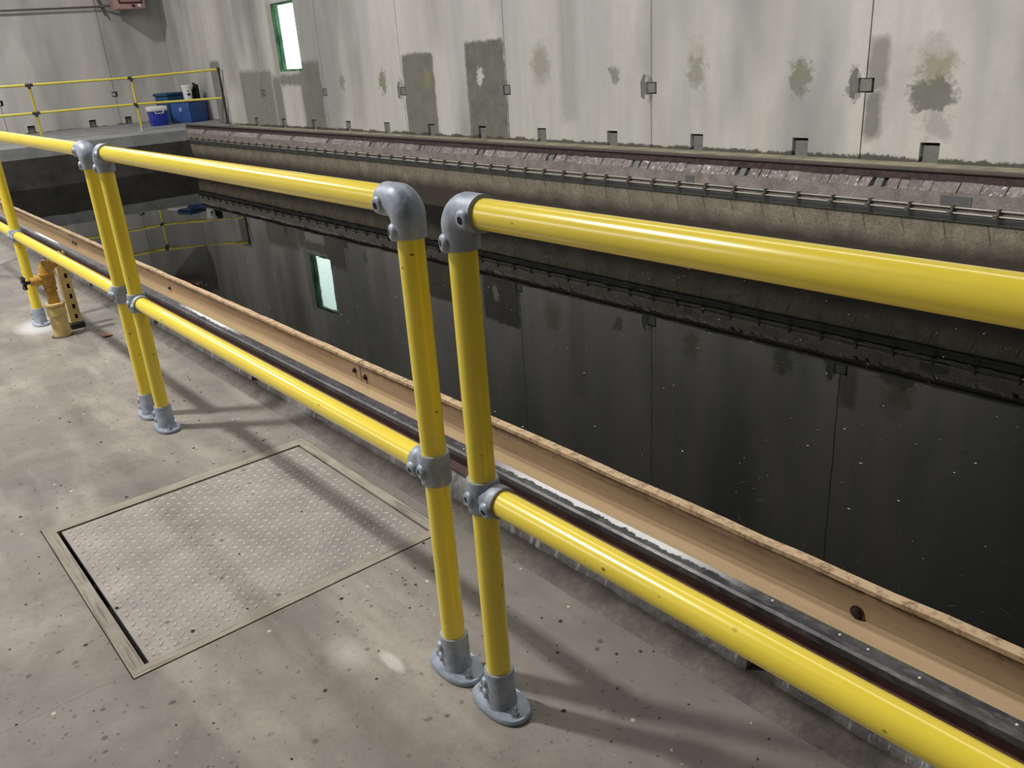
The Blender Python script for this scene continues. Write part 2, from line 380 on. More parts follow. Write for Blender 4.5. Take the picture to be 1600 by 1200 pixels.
# ------------------------------------------------------------------ the setting: floor, walls, ceiling
bm = BM(); holed(bm, XL, XR, YN, 1.40, [(HX0-.0035, HX1+.0035, HY0-.003, HY1+.003)], lambda u, v, w: (u, v, -w), .25); struct('floor', bm, MF, 'mottled grey-brown concrete floor of the walkway with dark specks')
bm = BM(); box(bm, HX0-.02, HX1+.02, HY0-.02, HY1+.02, -.5, -.26); struct('floor_pit', bm, MBK)
bm = BM(); prism(bm, [(1.197, 0.0005), (1.262, .022), (1.36, .022), (1.36, -.1), (1.197, -.1)], 'x', XL, XR); struct('floor_fillet', bm, m_kerb('fillet_mortar', (124, 116, 108), False, (88, 82, 76)), 'dark mortar fillet at the foot of the rail kerb')  # fillet mortar toned darker than the floor
bm = BM(); box(bm, XL, XR, 1.40, 1.62, -2.4, -.36); box(bm, XL, XR, 1.262, 1.40, -2.4, -.25); struct('wall_tank_near', bm, MT)
bm = BM(); box(bm, XE, XL, YN, YA, -2.4, WALK, 0); struct('floor_end_ledge', bm, MLED, 'grey concrete ledge across the far end of the tank')
bm = BM(); box(bm, XL-.001, XL+.035, 1.62, FY+.02, -.02, WALK+.004); struct('trim_ledge_nosing', bm, m_flat('nosing', (158, 160, 162), .55, scale=3, var=.2))
bm = BM(); box(bm, XL, XL+.03, 1.62, FY+.02, -2.3, -.02); struct('wall_tank_end', bm, m_flat('end_wall_wet', (78, 74, 68), .6, scale=3, var=.5))
bm = BM(); box(bm, -19.07, XR, FY+.12, YW+.3, -.05, WF); struct('floor_far_walkway', bm, MWALK)
bm = BM(); box(bm, XL-.3, XR, FY, FY+.5, -2.4, -.0); struct('wall_tank_far', bm, MT, 'brown stained concrete wall on the far side of the tank')
bm = BM(); box(bm, XL, XR, 1.3, FY+.1, -2.5, -2.4); struct('floor_tank_bottom', bm, MT)
bm = BM(); box(bm, XE-.2, XR+.2, YN-.2, YA+.4, ZC, ZC+.2); struct('ceiling', bm, MCEIL)
bm = BM(); box(bm, XE-.2, XR+.2, YN-.2, YN, -.3, ZC); struct('wall_near', bm, MWE)
bm = BM(); box(bm, XR, XR+.2, YN, YA+.3, -2.5, ZC); struct('wall_right', bm, MWE)
# end wall in panels
we = BM(); box(we, XE-.4, XE-.16, YN, YA+.3, -.3, ZC); WE = struct('wall_end', we, MDK)
ys = [YN, -3.6, -1.08, 1.43, 3.94, 6.44, YA]
esock = [4.44, 5.79, 6.63, 3.1]
for a, b in zip(ys, ys[1:]):
    holes = [(y-.08, y+.08, WALK-.01, WALK+.165) for y in esock if a < y < b]
    holes += [(yy-.07, yy+.07, .82, .94) for yy in (3.94, 6.44)]
    bm = BM(); holed(bm, a+.006, b-.006, WALK-.3, ZC, holes, lambda u, v, w: (XE-w, u, v), .15); obj('wall_panel', bm, MWE, WE)
for y in esock:
    bm = BM(); box(bm, XE-.14, XE-.06, y-.055, y+.06, WALK, WALK+.13); obj('socket', bm, MFILL, WE)
for y in (3.94, 6.44):
    bm = BM(); box(bm, XE-.12, XE-.02, y-.06, y+.02, .84, .92); obj('tie_plate', bm, MG, WE)
# far wall: backing, alcove and precast panels with recesses
wf = BM(); box(wf, XE, XR, YA+.16, YA+.4, -.3, 1.1); box(wf, XE, -19.0, YA+.16, YA+.4, 1.1, ZC); box(wf, -14.6, XR, YA+.16, YA+.4, 1.1, ZC)
WFAR = struct('wall_far', wf, MDK, 'stained pale precast concrete wall beyond the tank')
bm = BM(); box(bm, XE, -19.075, YA, YA+.15, WALK-.3, ZC); obj('wall_panel', bm, MW, WFAR)
bm = BM(); box(bm, -19.075, -19.066, YW, YA+.15, WALK-.3, ZC); obj('wall_return', bm, MW, WFAR)
seams = [-19.066+2.507*k for k in range(12)]; seams[-1] = XR+.01
socks = [-17.12+1.2475*k for k in range(21)]
WX0, WX1, WZ0, WZ1 = -15.70, -14.80, 1.17, 2.34
for i, (a, b) in enumerate(zip(seams, seams[1:])):
    holes = [(s-.085, s+.085, WF-.01, WF+.17) for s in socks if a < s < b]
    holes += [(q-.075, q+.075, .735, .86) for q in seams[1:-1]]
    if a < -15 < b: holes.append((WX0, WX1, WZ0, WZ1))
    bm = BM(); holed(bm, a+.006, b-.006, WF-.3, ZC, holes, lambda u, v, w: (u, YW+w, v), .14); obj('wall_panel', bm, MW, WFAR)
bm = BM(); holed(bm, -19.06, XR, -.2, ZC, [(WX0-.02, WX1+.02, WZ0-.02, WZ1+.02)], lambda u, v, w: (u, YW+.141+w, v), .03); obj('wall_backing', bm, MBK, WFAR)
for s in socks:
    bm = BM(); k = rnd.uniform(-.01, .01); box(bm, s-.055+k, s+.076, YW+.022, YW+.13, WF-.02, WF+.150+k, .004); obj('socket', bm, MFILL, WFAR)
for q in seams[1:-1]:
    bm = BM(); box(bm, q-.062, q+.046, YW+.010, YW+.10, .746, .852, .003); obj('tie_plate', bm, m_flat('tie_steel', (126, 124, 118), .6, .2) if q == seams[1] else bpy.data.materials['tie_steel'], WFAR)
    bm = BM(); prism(bm, [(q-.15, .70), (q-.10, .68), (q-.10, .735), (q-.076, .735), (q-.076, .86), (q-.10, .87), (q-.08, .93), (q-.11, .95), (q-.16, .86)], 'y', YW-.003, YW+.02); obj('mortar_patch', bm, MFILL, WFAR)
# window
bm = BM()
fd = YW+.10
box(bm, WX0, WX0+.05, YW+.005, fd, WZ0, WZ1); box(bm, WX1-.03, WX1, YW+.03, fd, WZ0, WZ1); box(bm, WX0+.05, WX1-.03, YW+.005, fd, WZ0, WZ0+.04); box(bm, WX0+.05, WX1-.03, YW+.03, fd, WZ1-.04, WZ1)
box(bm, WX0+.05, WX0+.075, YW+.05, fd, WZ0+.04, WZ1-.04)
N_ = NT('green_frame'); g = N_.noise(8, 5, .7, N_.vec((1, 1, .3))); wm = N_.out(N_.mix(N_.ramp(g, .4, .6), lin(34, 74, 48), lin(96, 150, 108)), .5)
WIN = struct('window_1', bm, wm, 'narrow window with green algae-stained frame, white daylight behind')
N_ = NT('window_glass'); gl = N_.out(lin(235, 250, 245), .12); N_.b.inputs['Transmission Weight'].default_value = 1; N_.b.inputs['IOR'].default_value = 1.45
bm = BM(); box(bm, WX0+.075, WX1-.03, YW+.085, YW+.091, WZ0+.04, WZ1-.04); obj('pane', bm, gl, WIN)
# far kerb: band, mortar bricks between clip pockets
bm = BM(); box(bm, XL-.3, XR, FY-.03, FY+.5, .0, .135); struct('trim_far_band', bm, MBAND, 'rough concrete band below the far rail')
bm = BM(); prism(bm, [(FY+.06, .135), (FY+.12, .135), (FY+.12, .198), (FY+.09, .198)], 'x', XL-.3, XR); KF = struct('trim_far_kerb', bm, m_flat('pocket_backing', (84, 78, 72), .9))  # darker backing that shows in the clip pockets
pk = -16.954
pockets = [pk+1.2478*k for k in range(-1, 21)]
for a, b in zip([XL-.3]+pockets, pockets+[XR]):
    a += .07; b -= .07
    if b-a < .1: continue
    if a > -17:
        bm = BM(); q = rnd.uniform(-.01, .01); prism(bm, [(FY+.005+q, .136), (FY+.10, .136), (FY+.10, .196), (FY+.05, .194), (FY+.028, .17+q)], 'x', a-.11, a-.045+q); obj('rail_clip', bm, MFILL, KF)
    if b < -9.6:
        bm = BM(); q = rnd.uniform(-.008, .008); prism(bm, [(FY-.015+q, .135), (FY+.10, .135), (FY+.10, .199), (FY+.045+q, .199)], 'x', a, b); obj('mortar_block', bm, rnd.choice(MBRK), KF)
    elif a < 1.5:
        x = a
        while x < b-.01:
            wd = min(rnd.choice((.07, .09, .11, .085, .10)), b-x)
            if b-x-wd < .04: wd = b-x
            q = rnd.uniform(-.012, .009); t = rnd.uniform(-.006, .004); sl = rnd.uniform(-.006, .006)
            bm = BM(); prism(bm, [(FY-.015+q, .136), (FY+.10, .136), (FY+.10, .198), (FY+.045+q, .200+t)], 'x', x+.001, x+wd-.002)
            for v in bm.verts:
                if v.co.z > .17: v.co.x += sl
            obj('brick', bm, rnd.choice(MBRK), KF); x += wd
    else:
        bm = BM(); prism(bm, [(FY-.015, .135), (FY+.10, .135), (FY+.10, .199), (FY+.045, .199)], 'x', a, b); obj('mortar_block', bm, MBRK[0], KF)

def rail(y, z0, z1, label, hw=.024, foot=.05, x0=XL+.03, loc=None, mats=(MRS, MR)):
    r = root('steel_rail', (0, y, z0), label, 'rail')
    h = z1-z0
    bm = BM(); prism(bm, [(y-hw+.003, z1-.026), (y-hw, z1-.02), (y-hw, z1-.005), (y-hw+.006, z1), (y+hw-.006, z1), (y+hw, z1-.005), (y+hw, z1-.02), (y+hw-.003, z1-.026)], 'x', x0, XR-.01); obj('rail_head', bm, mats[0], r)
    bm = BM(); prism(bm, [(y-foot, z0), (y+foot, z0), (y+foot, z0+.005), (y+.008, z0+.014), (y+.008, z1-.0262), (y-.008, z1-.0262), (y-.008, z0+.014), (y-foot, z0+.005)], 'x', x0, XR-.01); obj('rail_web', bm, mats[1], r, label='reddish brown rusty web and foot of the rail')
    return r
rail(FY+.10, .199, .283, 'rusty brown steel rail along the foot of the far wall', .026, .046, XL-.25, mats=(m_flat('old_rail_head', (92, 84, 78), .6, .2, scale=8), m_rust('far_rail_web', (40, 31, 29), (74, 58, 54))))
cl = root('cable_ladder', (-5, FY-.05, .02), 'two thin steel rods with ties running along the far tank wall', 'cable tray')
mrod = m_flat('rod_steel', (168, 164, 152), .5, .3, scale=9)
bm = BM(); box(bm, XL+.05, XR-.02, FY-.016, FY-.002, -.068, -.001); obj('shadow_strip', bm, m_flat('strip_grey', (78, 80, 76), .7, scale=6), cl, label='dark grey strip standing for the shadow below the rods')  # added dark strip in place of the shadow under the rods
for (yy, zz) in ((FY-.045, .040), (FY-.062, .004)):
    bm = BM(); sweep(bm, [(XL+.05, yy, zz), (XR-.02, yy, zz)], .006, 6); obj('rod', bm, mrod, cl)
tie_me = None
x = -17.6
while x < 1.6:
    xs = -3.876+round((x+3.876)/.3125)*.3125
    if tie_me is None:
        bm = BM(); box(bm, -.008, .008, FY-.075, FY-.028, -.012, .055); box(bm, -.030, .008, FY-.075, FY-.068, -.012, .012)
        tie_me = obj('tie', bm, m_flat('tie_clip', (96, 92, 84), .6, .3), cl); tie_me.location = (xs, 0, 0)
    else:
        c = tie_me.copy(); COL.objects.link(c); c.parent = cl; c.location = (xs, 0, 0)
    x += .3125
# concrete patches on the band
for i, (xx, z0, z1, ww) in enumerate(((-2.62, .03, .12, .11), (-5.02, .02, .11, .05))):
    bm = BM(); box(bm, xx-ww, xx+ww, FY-.036, FY-.02, z0, z1, .004); o = obj('trim_band_patch', bm, m_flat('damp_patch_%d' % i, (96, 94, 92), .8)); o['kind'] = 'structure'

# near kerb: base, mortar blocks between clip pockets, rail
bm = BM(); box(bm, XL, XR, 1.31, 1.40, .0, .100); KN = struct('trim_near_kerb', bm, MDK)
np_ = [-3.363+1.283*k for k in range(-11, 9)]
for a, b in zip([XL]+np_, np_+[XR]):
    a += .035; b -= .035
    if b-a < .1: continue
    bm = BM(); n = max(2, int((b-a)/.06)); rows = []
    for i in range(n+1):
        t = a+(b-a)*i/n; j = lambda s: rnd.uniform(-s, s)
        rows.append([bm.verts.new((t, y+j(.0035) if k < 3 else y, z+(j(.003) if k < 3 else 0))) for k, (y, z) in enumerate(((1.258, .006), (1.272, .062), (1.300, .102), (1.36, .102), (1.36, .006)))])
    for r0, r1 in zip(rows, rows[1:]):
        for k in range(5): bm.faces.new((r0[k], r0[(k+1) % 5], r1[(k+1) % 5], r1[k]))
    bm.faces.new(rows[0][::-1]); bm.faces.new(rows[-1]); obj('mortar_block', bm, MK, KN)
rail(1.322, .102, .172, 'dark worn steel rail just behind the yellow guardrails', .024, .034)

# ------------------------------------------------------------------ tan trough
tr = root('trough', (-3, 1.5, 0), 'long tan trough between the near rail and the dark water', 'trough')
js = [XL+.02, -16.73, -12.14, -7.555, -2.973, 1.61, 6.2, XR-.02]
PY = 1.572
for a, b in zip(js, js[1:]):
    bm = BM(); box(bm, a+.004, b-.004, PY, PY+.024, -.30, .118); obj('side_board', bm, MTAN, tr)
    bm = BM(); n = 40; R0 = []
    for i in range(n+1):
        t = a+.003+(b-a-.006)*i/n; k = rnd.uniform(-.0015, .0015)
        R0.append([bm.verts.new(p) for p in ((t, PY-.003+k, .112), (t, PY-.003+k, .124+k), (t, PY+.027+k, .124+k), (t, PY+.027, .112))])
    for r0, r1 in zip(R0, R0[1:]):
        for k in range(4): bm.faces.new((r0[k], r0[(k+1) % 4], r1[(k+1) % 4], r1[k]))
    bm.faces.new(R0[0][::-1]); bm.faces.new(R0[-1]); obj('rim', bm, MRIM, tr, label='pinkish rough top edge')
bm = BM(); box(bm, XL+.02, XR-.02, 1.41, PY, -.32, -.30); box(bm, XL+.02, XR-.02, 1.405, 1.425, -.30, .05); obj('trough_bottom', bm, MTAN, tr)
N_ = NT('silty_water'); q1 = N_.noise(1.2, 5, .6, N_.vec((.5, 3, 1))); q2 = N_.noise(6, 4, .6, N_.vec((.15, 3, 1)))
cc = N_.mix(N_.ramp(q1, .35, .65), lin(182, 156, 124), lin(166, 142, 110)); N_.bump(q2, .02, .01); MSW = N_.out(N_.mix(N_.ramp(q2, .5, .8, 0, .4), cc, lin(192, 168, 134)), .10)
bm = BM(); box(bm, XL+.022, XR-.022, 1.426, PY-.001, .033, .036); tag(obj('silty_water', bm, MSW), 'opaque tan silty water standing in the trough', 'water', kind='stuff')
mb = m_flat('bolt_rust', (62, 48, 40), .6, .3)
for (bx, bz, r) in [(-.751, .028, .011), (-3.02, .058, .008), (-2.935, .048, .009), (-7.60, .03, .008), (-7.51, .02, .009), (-5.3, .03, .008), (-9.9, .03, .008), (-12.1, .03, .008)]:
    bm = BM(); stepped(bm, (bx, PY, max(bz+.016, .05)), (0, -1, 0), [(0, r*1.5), (.003, r*1.5), (.0031, r), (.010, r), (.012, r*.6)], 12); obj('bolt', bm, mb, tr, 40)
# ------------------------------------------------------------------ water and what floats on it
bm = BM(); box(bm, XL+.035, XR-.005, 1.623, FY-.003, ZW-.05, ZW); tag(obj('tank_water', bm, MWAT), 'still black water filling the tank, mirroring the wall', 'water', kind='stuff')
bm = BM()
for i in range(520):
    x = -9+8.7*rnd.random()**.75*1.0+rnd.gauss(0, .2); y = 1.75+4.4*rnd.random()
    r = rnd.choice((.001, .0014, .0018, .002, .0028, .0045)); e = rnd.uniform(1, 2.2); a = rnd.random()*PI; n = 5
    vs = [bm.verts.new((x+math.cos(a)*r*e*math.cos(2*PI*k/n)-math.sin(a)*r*math.sin(2*PI*k/n), y+math.sin(a)*r*e*math.cos(2*PI*k/n)+math.cos(a)*r*math.sin(2*PI*k/n), ZW+.0015)) for k in range(n)]
    t = bm.verts.new((x, y, ZW+.003))
    for k in range(n): bm.faces.new((vs[k], vs[(k+1) % n], t))
tag(obj('floating_flecks', bm, m_flat('fleck', (170, 168, 150), .8)), 'tiny pale flecks floating on the black water', 'flecks', kind='stuff')
bm = BM()
for i in range(260):
    x = -4.8+4.4*rnd.random(); y = 1.9+3.0*rnd.random(); L = rnd.uniform(.02, .07); a = rnd.choice((rnd.uniform(1.3, 2.9), rnd.uniform(1.3, 2.9), rnd.uniform(0, 3.1))); b = a+rnd.uniform(-.6, .6)
    p = [Vector((x, y, ZW+.001)), Vector((x+L*.5*math.cos(a), y+L*.5*math.sin(a), ZW+.001))]; p.append(p[1]+Vector((L*.5*math.cos(b), L*.5*math.sin(b), 0)))
    sweep(bm, p, .0007, 3)
tag(obj('floating_fibres', bm, m_flat('fibre', (74, 74, 66), .8)), 'fine pale fibres drifting on the black water', 'fibres', kind='stuff')

# ------------------------------------------------------------------ hatch
ht = root('floor_hatch', ((HX0+HX1)/2, (HY0+HY1)/2, -.02), 'square chequer-plate hatch cover set flush in the floor', 'hatch')
ix0, ix1, iy0, iy1 = HX0+.045, HX1-.032, HY0+.034, HY1-.034
bm = BM()

N_ = NT('hatch_frame_streaked_across'); n1 = N_.noise(8, 5, .65); la = N_.noise(5, 4, .6, N_.vec((30, 1.2, 1))); cc = N_.mix(N_.ramp(n1, .3, .7), lin(136, 128, 116), lin(166, 157, 143)); MFR2 = N_.out(N_.mix(N_.ramp(la, .52, .62, 0, .6), cc, lin(108, 98, 84)), .7)
bm.free()
for (a, b, c, d, mt) in ((HX0, ix0, HY0, HY1, MFR2), (ix1, HX1, HY0, HY1, MFR2), (ix0, ix1, HY0, iy0, MFR), (ix0, ix1, iy1, HY1, MFR)):
    bm = BM(); box(bm, a, b, c, d, -.24, .002); obj('frame_bar', bm, mt, ht)
px0, px1, py0, py1 = ix0+.007, ix1-.004, iy0+.012, iy1-.006
bm = BM(); box(bm, px0, px1, py0, py1, -.012, -.001); obj('plate', bm, MPLATE, ht)
bm = BM(); sp = .0262; nx = int((px1-px0-.01)/sp); ny = int((py1-py0-.01)/sp)
for i in range(nx):
    for j in range(ny):
        cx = px0+.014+(i+.2)*sp; cy = py0+.014+(j+.2)*sp; a = PI/4 if (i+j) % 2 else -PI/4
        ca, sa = math.cos(a), math.sin(a)
        def Q(u, v, z): return bm.verts.new((cx+u*ca-v*sa, cy+u*sa+v*ca, z))
        lo = [Q(-.0125, 0, -.001), Q(0, -.0030, -.001), Q(.0125, 0, -.001), Q(0, .0030, -.001)]; hi = [Q(-.007, 0, .0012), Q(0, -.0012, .0014), Q(.007, 0, .0012), Q(0, .0012, .0014)]
        bm.faces.new(hi)
        for k in range(4): bm.faces.new((lo[k], lo[(k+1) % 4], hi[(k+1) % 4], hi[k]))
obj('tread_bars', bm, MTREAD, ht, kind='stuff')

# ------------------------------------------------------------------ key-clamp guardrails
RY, ZT, ZM, TR, SR = .828, 1.055, .515, .0257, .0320
MBH = m_flat('screw_hole', (14, 14, 16), .5, .3)
def screw(p, d, parent, r=.0118, mat=None):
    bm = BM(); stepped(bm, Vector(p)-Vector(d).normalized()*.012, d, [(0, r*1.5), (.012, r*1.45), (.017, r*1.15), (.018, r*.95), (.0181, r*.62), (.012, r*.60)], 16)
    s = obj('set_screw', bm, mat or MG, parent, 35)
    bm = BM(); stepped(bm, Vector(p)+Vector(d).normalized()*.000, d, [(0, r*.60), (.0048, r*.58)], 6); obj('socket_head', bm, MBH, parent)
def collar(bm, p, d, L, r=SR):
    stepped(bm, p, d, [(0, TR+.0005), (0, r-.001), (.002, r), (L-.002, r), (L, r-.001), (L, TR+.0005)], 28)
def elbow(g, x, y, s, zt=ZT):
    """post elbow: turns from the post at x to a horizontal rail running towards s (+1/-1)"""
    o = BM(); R = .030
    pts = [(x, y, zt-.066), (x, y, zt-.064), (x, y, zt-.045), (x, y, zt-R)]; rad = [TR+.0005, SR, SR, SR+.0006]
    for k in range(1, 8):
        a = PI/2*k/8; pts.append((x+s*R*(1-math.cos(a)), y, zt-R+R*math.sin(a))); rad.append(SR+.0014)
    pts += [(x+s*R, y, zt), (x+s*.048, y, zt), (x+s*.064, y, zt), (x+s*.066, y, zt)]; rad += [SR+.0006, SR, SR, TR+.0005]
    sweep(o, pts, rad, 28); e = obj('elbow', o, MG, g, 60)
    screw((x-.36*SR, y-.93*SR, zt-.052), (-.36, -.93, 0), e); screw((x+s*.050, y-.97*SR, zt-.006), (0, -1, -.12), e)
    return e
def tee(g, x, y, dirs, z=ZM, big=True):
    o = BM(); collar(o, (x, y, z-.034), (0, 0, 1), .068)
    t = obj('tee', o, MG, g, 60, label='galvanised tee clamp')
    for s in dirs:
        o = BM(); stepped(o, (x+s*.018, y, z), (s, 0, 0), [(0, SR-.004), (.016, SR-.003), (.020, SR), (.038, SR), (.040, SR-.001), (.040, TR+.0005)], 28); obj('tee_socket', o, MG, t, 60)
        if big: screw((x+s*.043, y-.95*SR, z-.010), (0, -1, -.25), t)
    if big: screw((x-.22*SR, y-.97*SR, z-.004), (-.22, -.97, 0), t)
def flange(g, x, y):
    o = BM(); n = 40
    def ring(k, zz):
        out = []
        for i in range(n):
            a = 2*PI*i/n; ca, sa = math.cos(a), math.sin(a)
            hx, hy = .078*k, .046*k; e = 2.3
            out.append(o.verts.new((x+hx*math.copysign(abs(ca)**(2/e), ca), y+hy*math.copysign(abs(sa)**(2/e), sa), zz)))
        return out
    rs = [ring(.97, .0005), ring(1, .003), ring(1, .009), ring(.96, .0125), ring(.86, .0115)]
    for r, q in zip(rs, rs[1:]):
        for k in range(n): o.faces.new((r[k], r[(k+1) % n], q[(k+1) % n], q[k]))
    o.faces.new(rs[0][::-1]); o.faces.new(rs[-1]); f = obj('base_flange', o, MG, g, 50, label='galvanised oval base flange')
    o = BM(); stepped(o, (x, y, .010), (0, 0, 1), [(0, SR+.005), (.006, SR+.001), (.085, SR), (.087, SR-.001), (.087, TR+.0005)], 28); obj('collar', o, MG, f, 60)
    for zz in (.040, .068): screw((x-.42*SR, y-.91*SR, zz), (-.42, -.91, 0), f, .009)
    for s in (-1, 1):
        o = BM(); stepped(o, (x+s*.055, y-.006, .011), (0, 0, 1), [(0, .0125), (.003, .012), (.0031, .0085), (.011, .0085), (.0112, .005), (.020, .0045)], 6 if s > 0 else 8); obj('anchor_bolt', o, m_bolt, f)
m_bolt = m_flat('zinc_bolt', (176, 180, 186), .3, .8)
def post(g, x, y, z0, z1):
    o = BM(); sweep(o, [(x, y, z0), (x, y, z1)], TR, 32); return obj('post', o, MY, g, 60)
def hrail(g, name, x0, x1, y, z):
    o = BM(); sweep(o, [(x0, y, z), (x1, y, z)], TR, 32); return obj(name, o, MY, g, 60)
def guard(name, xl, xr, label, left_elbow=True, right_elbow=True, mids=()):
    g = root(name, ((xl+xr)/2, RY, 0), label, 'guardrail', 'yellow tube guardrails beside the near rail')
    for i, (x, e, s) in enumerate(((xl, left_elbow, 1), (xr, right_elbow, -1))):
        post(g, x, RY, .012, ZT-.05); flange(g, x, RY); elbow(g, x, RY, s); tee(g, x, RY, (s,))
    for x in mids: post(g, x, RY, .012, ZT-.02); flange(g, x, RY); tee(g, x, RY, (-1, 1)); tee(g, x, RY, (-1, 1), ZT)
    hrail(g, 'top_rail', xl+.05, xr-.05, RY, ZT); hrail(g, 'mid_rail', xl+.045, xr-.045, RY, ZM)
    return g
P0, P1B, P1, P2L, P2R = -5.325, -3.412, -3.222, -1.302, -1.142
guard('guardrail', -7.25, P1B, 'yellow tube guardrail running off the left edge past the tan standpipe', mids=(P0,))
guard('guardrail', P1, P2L, 'middle yellow tube guardrail beside the chequer-plate hatch')
guard('guardrail', P2R, .78, 'nearest yellow tube guardrail, thick across the right of the photo')

# far end guardrail on the ledge
eg = root('end_guardrail', (-19.3, 5.8, WALK), 'thin yellow guardrail along the ledge at the far end of the tank', 'guardrail')
ZB = 1.236; ZBM = .715; EX = -19.3
MD = m_flat('dark_clamp', (72, 72, 76), .6, .4)
MYF = m_yellow('aged_yellow_paint', (206, 190, 72))
pa, pb, pc = (EX, 3.93), (EX, 5.87), (-18.45, 7.42)
pl = (EX, 1.95); pl2 = (EX, .0); pl3 = (EX, -1.95)
for z in (ZB, ZBM):
    zc = z+.052 if z == ZB else z
    bm = BM(); sweep(bm, [(EX, -3.9, z), (pb[0], pb[1], z), (pc[0], pc[1]-.03, zc)], .024, 14); obj('top_rail' if z == ZB else 'mid_rail', bm, MYF, eg, 60)
for p in (pl3, pl2, pl, pa, pb):
    bm = BM(); sweep(bm, [(*p, WALK), (*p, ZB)], .024, 14); obj('post', bm, MYF, eg, 60)
    for z in (ZB, ZBM):
        bm = BM(); stepped(bm, (p[0], p[1]-.07, z), (0, 1, 0), [(0, .031), (.14, .031)], 14); stepped(bm, (p[0], p[1], z-.07), (0, 0, 1), [(0, .031), (.06, .031)], 14); obj('tee', bm, MD, eg, 50)
    bm = BM(); stepped(bm, (*p, WALK), (0, 0, 1), [(0, .07), (.01, .07), (.012, .032), (.08, .032)], 16); obj('base_flange', bm, MG, eg, 40)
bm = BM(); sweep(bm, [(pc[0], pc[1], WALK), (pc[0], pc[1], ZB+.06)], .018, 14); obj('post', bm, MDK, eg, 60, label='dark end post against the wall')
for z in (ZB+.052, ZBM):
    bm = BM(); stepped(bm, (pc[0], pc[1], z-.04), (0, 0, 1), [(0, .032), (.08, .032)], 14); obj('tee', bm, MD, eg, 50)
bm = BM(); stepped(bm, (*pc, WALK), (0, 0, 1), [(0, .06), (.01, .06), (.012, .032), (.12, .032)], 16); obj('base_flange', bm, MD, eg, 40)

# ------------------------------------------------------------------ standpipe with valve, slotted strut
MTP = m_flat('tan_pipe_paint', (224, 198, 128), .45, 0, .2, 14); MOR = m_flat('orange_tan_valve', (214, 164, 70), .4, .1, .3, 16)
MNV = m_flat('navy_handle', (36, 40, 64), .35)
vx, vy = -4.96, .858
sp_ = root('standpipe', (vx, vy, 0), 'tan painted standpipe with brass valve behind the left guardrail post', 'pipe')
bm = BM(); stepped(bm, (vx, vy, 0), (0, 0, 1), [(0, .044), (.12, .043), (.121, .047), (.165, .047), (.17, .040), (.175, .052), (.186, .052), (.188, .03)], 28); obj('lower_pipe', bm, MTP, sp_, 45)
bm = BM(); stepped(bm, (vx, vy, .186), (0, 0, 1), [(0, .030), (.07, .028), (.071, .034), (.085, .034), (.086, .030), (.11, .036), (.155, .036), (.156, .041), (.166, .041), (.167, .034), (.20, .032), (.235, .012)], 24); obj('upper_pipe', bm, MOR, sp_, 45)
bm = BM(); stepped(bm, (vx, vy, .318), (0, -1, 0), [(0, .026), (.05, .026), (.051, .030), (.062, .030), (.063, .022), (.085, .022)], 20); sweep(bm, [(vx, vy, .36), (vx, vy+.05, .40), (vx, vy+.10, .43)], [.024, .024, .03], 16); obj('branch_tee', bm, MOR, sp_, 45)
bm = BM()
stepped(bm, (vx, vy-.083, .318), (0, -1, 0), [(0, .010), (.025, .010), (.026, .020), (.038, .020), (.039, .008)], 12)
for k in range(6):
    a = 2*PI*k/6; q = Vector((vx+.036*math.cos(a), vy-.115, .318+.036*math.sin(a))); sweep(bm, [(vx, vy-.115, .318), q], [.008, .010], 8)
obj('valve_handle', bm, MNV, sp_, 45, label='dark navy star handle')
bm = BM(); stepped(bm, (vx, vy, 0), (0, 0, 1), [(0, .058), (.006, .054), (.007, .046)], 20); obj('rust_ring', bm, m_rust('rust_ring', (62, 46, 34), (96, 72, 50)), sp_)
ss = root('slotted_strut', (-5.06, .94, 0), 'cream slotted steel strut standing behind the tan standpipe', 'strut')
bm = BM(); holes = [(.945+.011, .945+.025, .055+.058*k, .055+.058*k+.026) for k in range(7)]
holed(bm, .929, .986, .035, .43, holes, lambda u, v, w_: (-5.045-w_, u, v), .003); box(bm, -5.085, -5.048, .929, .932, .035, .43); box(bm, -5.085, -5.048, .983, .986, .035, .43); obj('channel', bm, MTP, ss)
bm = BM(); box(bm, -5.09, -5.086, .929, .986, .035, .43); obj('channel_back', bm, MDK, ss)
bm = BM(); box(bm, -5.092, -5.03, .92, .995, .0, .030); obj('foot_plate', bm, MDK, ss)

# ------------------------------------------------------------------ things on the end ledge
MBL = m_flat('cooler_blue', (34, 48, 160), .4, var=.08); MWH = m_flat('white_plastic', (222, 222, 220), .4, var=.04)
def rotz(bm, c, a): bmesh.ops.rotate(bm, cent=Vector((c[0], c[1], 0)), matrix=Matrix.Rotation(a, 3, 'Z'), verts=bm.verts)
c = (-20.5, 6.64); co = root('cooler', (*c, WALK), 'small royal blue cool box with a white lid', 'cool box')
bm = BM(); box(bm, c[0]-.13, c[0]+.13, c[1]-.185, c[1]+.185, WALK, WALK+.31, .015)
for v in bm.verts:
    if v.co.z < WALK+.1: v.co.y = c[1]+(v.co.y-c[1])*.88
obj('body', bm, MBL, co, 40)
bm = BM(); box(bm, c[0]-.15, c[0]+.15, c[1]-.20, c[1]+.20, WALK+.31, WALK+.42, .025); obj('lid', bm, MWH, co, 40)
bm = BM(); sweep(bm, [(c[0]+.155, c[1]-.10, WALK+.33), (c[0]+.16, c[1]-.09, WALK+.27), (c[0]+.16, c[1]+.09, WALK+.27), (c[0]+.155, c[1]+.10, WALK+.33)], .012, 8); obj('handle', bm, MWH, co, 50)
MT1 = m_flat('teal_blue_plastic', (34, 74, 108), .5, var=.12, scale=4); MT2 = m_flat('crate_blue', (46, 82, 146), .5, var=.1, scale=4)
c = (-21.2, 7.22); tb = root('storage_bin', (*c, WALK), 'tall teal-blue plastic bin in the corner behind the blue box', 'bin')
